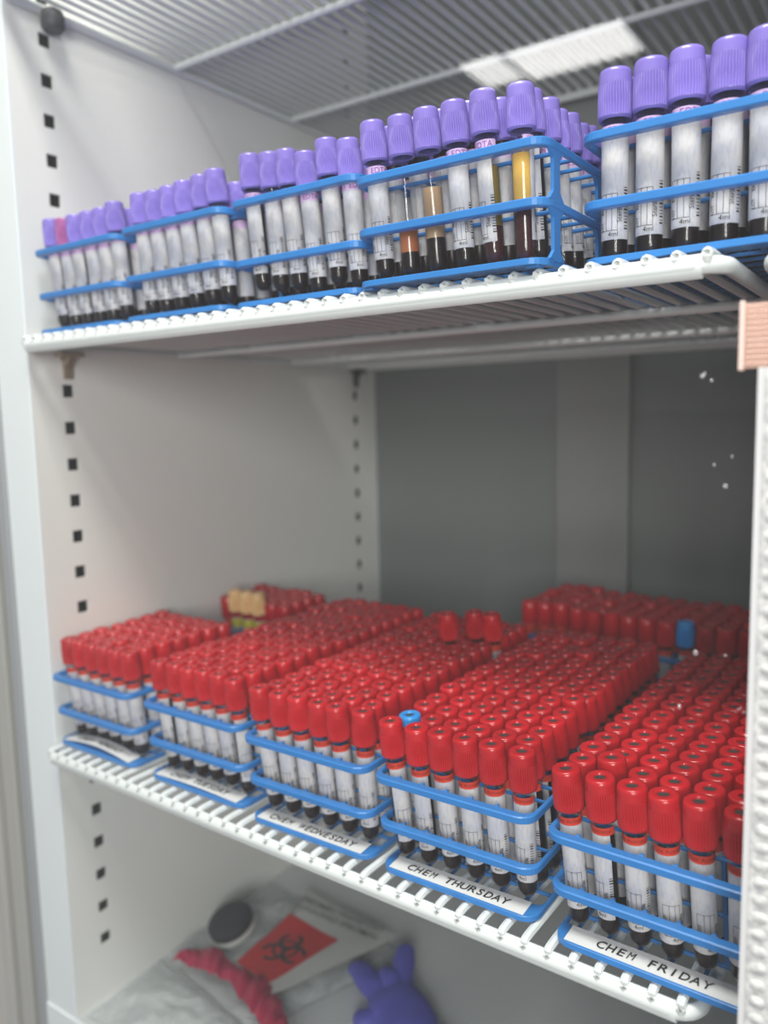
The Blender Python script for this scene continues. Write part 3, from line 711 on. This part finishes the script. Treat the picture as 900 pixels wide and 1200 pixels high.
tag(o, 'dark round lid lying on the biohazard bag near the left wall', 'lid')
mb = MB(); mb.lathe([(24,0),(28,0),(28.5,3),(27.4,6),(24,6)], 32); w_ = mb.obj('rim', M['bagpaper'], o); w_.location = (0, 0, 4*S); w_['label'] = 'pale rim'
pts = [(40, 48), (62, 55), (93, 51), (120, 53), (144, 48), (172, 36), (205, 18), (230, 0)]
def rib(u, v):
    t_ = u*(len(pts)-1); i = min(int(t_), len(pts)-2); f = t_-i
    x = pts[i][0]*(1-f)+pts[i+1][0]*f; y = pts[i][1]*(1-f)+pts[i+1][1]*f
    w = 27+5*math.sin(u*13); vv = v-.5
    return (x+vv*w*.35, y+vv*w, 25+2.5*math.sin(u*31+v*4)+4*math.sin(v*PI)+nz(x+vv*w, y, .12, 4)*8)
o = sheet(rib, 80, 12, .5).obj('magenta_ribbon', M['magenta']); o.location.z = (FLOOR-4)*S
tag(o, 'crumpled magenta plastic ribbon lying across the clear bags', 'ribbon')
# purple nitrile glove, lying crumpled
root = empty('nitrile_glove', (0,0,FLOOR)); tag(root, 'crumpled purple nitrile glove on the cabinet floor', 'glove')
def glove_part(name, chain, parent, flat=.55, rz=.4):
    mb = MB(); n = 14; P = []
    for q_, (x, y, z, r) in enumerate(chain): P.append((Vector((x, y, z)), r))
    R = []; st = 6
    for i in range(len(P)-1):
        for s_ in range(st): R.append((P[i][0].lerp(P[i+1][0], s_/st), P[i][1]*(1-s_/st)+P[i+1][1]*s_/st))
    R.append(P[-1]); vs = []
    for i, (p, r) in enumerate(R):
        t_ = (R[min(i+1, len(R)-1)][0]-R[max(i-1, 0)][0]).normalized(); s_ = t_.cross(Vector((0,0,1))).normalized(); u_ = s_.cross(t_)
        for k in range(n):
            a_ = 2*PI*k/n; w = 1+.22*noise.noise(Vector((p.x*.09, p.y*.09, k*.9)))
            c_ = p+s_*r*w*math.cos(a_)+u_*r*w*flat*math.sin(a_); c_.z = max(c_.z, .8); vs.append(c_)
    fs = [(i*n+k, i*n+(k+1)%n, (i+1)*n+(k+1)%n, (i+1)*n+k) for i in range(len(R)-1) for k in range(n)]
    fs += [tuple(range(n))[::-1], tuple((len(R)-1)*n+k for k in range(n))]
    mb.add(vs, fs); o = mb.obj(name, M['glove'], parent)
    sm = o.modifiers.new('s', 'SUBSURF'); sm.levels = 1; sm.render_levels = 1; return o
glove_part('palm', [(322, 84, 12, 22), (302, 98, 14, 29), (282, 112, 16, 31), (262, 120, 15, 27), (250, 124, 12, 18)], root, .48)
glove_part('finger', [(266, 112, 15, 17), (246, 120, 17, 16), (226, 128, 18, 14), (212, 134, 18, 12), (205, 138, 17, 6)], root, .6)
glove_part('finger', [(270, 130, 16, 15), (260, 148, 20, 13), (252, 164, 23, 12), (245, 178, 24, 11), (242, 184, 24, 5)], root, .7)
glove_part('finger', [(268, 122, 20, 13), (254, 134, 24, 12), (244, 140, 22, 10), (240, 142, 20, 4)], root, .6)
glove_part('finger', [(274, 98, 10, 15), (260, 92, 9, 13), (248, 86, 8, 11), (243, 84, 8, 5)], root, .6)
glove_part('thumb', [(306, 96, 12, 14), (322, 104, 11, 12), (334, 106, 10, 9), (340, 104, 9, 5)], root, .6)
glove_part('cuff', [(318, 86, 12, 24), (340, 72, 12, 30), (358, 60, 12, 34), (362, 57, 12, 32)], root, .4)

# ------------------------------------------------------------------ glass door, frosted strip, latch piece
GY = -120
mb = MB(); mb.box(-20, 698, GY-2, GY+2, FLOOR-40, CEIL); o = mb.obj('window_1', M['pane'], smooth=False); structure(o)
# unseen solid slab beyond the strip, added to darken the back right
mb = MB(); mb.box(700, 1290, -150, -108, FLOOR-40, CEIL+20); bevel(structure(mb.obj('shade_slab', M['facew'], smooth=False)), 4)
# frosted ribbed edge strip
mb = MB(); x0 = 634
mb.box(x0, x0+46, -142, -138, FLOOR-30, 322)
zz = FLOOR-26
while zz < 320:
    mb.lathe([(0.01, 1.0), (1.6, .75), (2.9, 0)], 10, off=(0,0,0))
    b = len(mb.v)-30
    for q in range(b, len(mb.v)):
        vx, vy, vz = mb.v[q]; mb.v[q] = (x0+6+vx*1.3, -142-vz, zz+vy)
    zz += 8
root = mb.obj('door_edge_strip', M['frost'])
tag(root, 'frosted ribbed plastic strip along the right edge of the glass door', 'door strip')
mb = MB(); mb.box(x0-1.2, x0+1.2, -143.5, -136.5, FLOOR-30, 322); mb.obj('edge_bead', plastic('pale_edge', (.5,.51,.52), .3), root)
root = empty('door_latch', (640, -140, 322)); tag(root, 'peach-coloured ribbed plastic latch piece at the right edge', 'latch')
pm, nt, out = nodes('peach_clear'); g = nt.nodes.new('ShaderNodeBsdfPrincipled'); g.inputs['Base Color'].default_value = (.75,.5,.4,1); g.inputs['Roughness'].default_value = .3
t_ = nt.nodes.new('ShaderNodeBsdfTransparent'); mx = nt.nodes.new('ShaderNodeMixShader'); mx.inputs[0].default_value = .36
nt.links.new(t_.outputs[0], mx.inputs[1]); nt.links.new(g.outputs[0], mx.inputs[2]); nt.links.new(mx.outputs[0], out.inputs[0])
mb = MB(); mb.box(-15, 18, -1, 1, 0, 26); mb.obj('plate', pm, root, smooth=False)
mb = MB()
for i in range(11): mb.tube([(-13, -1, 2+i*2.3), (17, -1, 2+i*2.3)], .45, 6)
mb.obj('ribs', pm, root)
for x in (-15, -1.5):
    mb = MB(); mb.box(x, x+2, -3, 2, -1, 27); bevel(mb.obj('side_bar', M['peach'], root, smooth=False), .5)
# drops and specks on the pane
for n, (px, py) in enumerate(((826, 438), (834, 446), (823, 441), (858, 535), (837, 545), (850, 570), (868, 830), (872, 835), (865, 832), (796, 828), (815, 765), (850, 768))):
    d = fw+rt2*((px-450)/fpx)-up2*((py-600)/fpx); h = CAM+d*((GY-2.1-CAM.y)/d.y)
    mb = MB(); r = random.choice((.6, .8, 1.1)); mb.lathe([(.01, r*.5), (r*.6, r*.4), (r, 0)], 10)
    o = mb.obj('water_drop', M['drop']); o.location = h*S; o.rotation_euler = (PI/2, 0, 0); o.scale = (1, random.uniform(1, 1.8), 1)
    tag(o, 'tiny water drop on the glass door near its right edge', 'water drop', 'water drops on the right of the glass door')

# ------------------------------------------------------------------ light: ceiling panels of the room, its ambient light and an added fill
def panel(x0, x1, y0, y1, z, strength, col=(1, .98, .95)):
    m, nt, out = nodes('lamp_panel'); e = nt.nodes.new('ShaderNodeEmission'); e.inputs[0].default_value = (*col, 1); e.inputs[1].default_value = strength
    nt.links.new(e.outputs[0], out.inputs[0])
    root = empty('ceiling_light', ((x0+x1)/2, (y0+y1)/2, z)); w, h = (x1-x0)/2, (y1-y0)/2
    mb = MB(); mb.box(-w, w, -h, h, -2, 0); mb.obj('diffuser', m, root, smooth=False)
    mb = MB(); mb.box(-w-15, w+15, -h-15, h+15, 0, 30); mb.obj('housing', M['ceilwhite'], root, smooth=False)
    return root
tag(panel(-1060, -505, -3770, -3420, 2000, 17), 'larger white ceiling light panel reflected in the glass door', 'ceiling light', 'ceiling light panels')
tag(panel(-1290, -1090, -3720, -3400, 2000, 15), 'smaller white ceiling light panel reflected in the glass door', 'ceiling light', 'ceiling light panels')
def area(x, y, z, sx, sy, power, rot, col=(1, 1, 1)):
    l = bpy.data.lights.new('area_light', 'AREA'); l.shape = 'RECTANGLE'; l.size = sx*S; l.size_y = sy*S; l.energy = power; l.color = col
    o = bpy.data.objects.new('area_light', l); COL.objects.link(o); o.location = (x*S, y*S, z*S); o.rotation_euler = rot; return o
area(600, -640, 1750, 850, 420, 54, (math.radians(20), 0, 0), (1, .97, .91))
area(1200, -1450, 520, 500, 600, 21, (math.radians(78), 0, math.radians(36)), (1, .97, .93))  # added fill from the front right, brightens left wall and lower compartment
w = bpy.data.worlds.new('world'); scene.world = w; w.use_nodes = True
bg = w.node_tree.nodes['Background']; bg.inputs[0].default_value = (.97, .98, 1.0, 1); bg.inputs[1].default_value = .36

scene.view_settings.view_transform = 'Standard'; scene.view_settings.look = 'None'
scene.view_settings.gamma = 1; scene.view_settings.use_curve_mapping = False
scene.view_settings.exposure = 0
scene.cycles.transparent_max_bounces = 24
scene.cycles.use_denoising = True
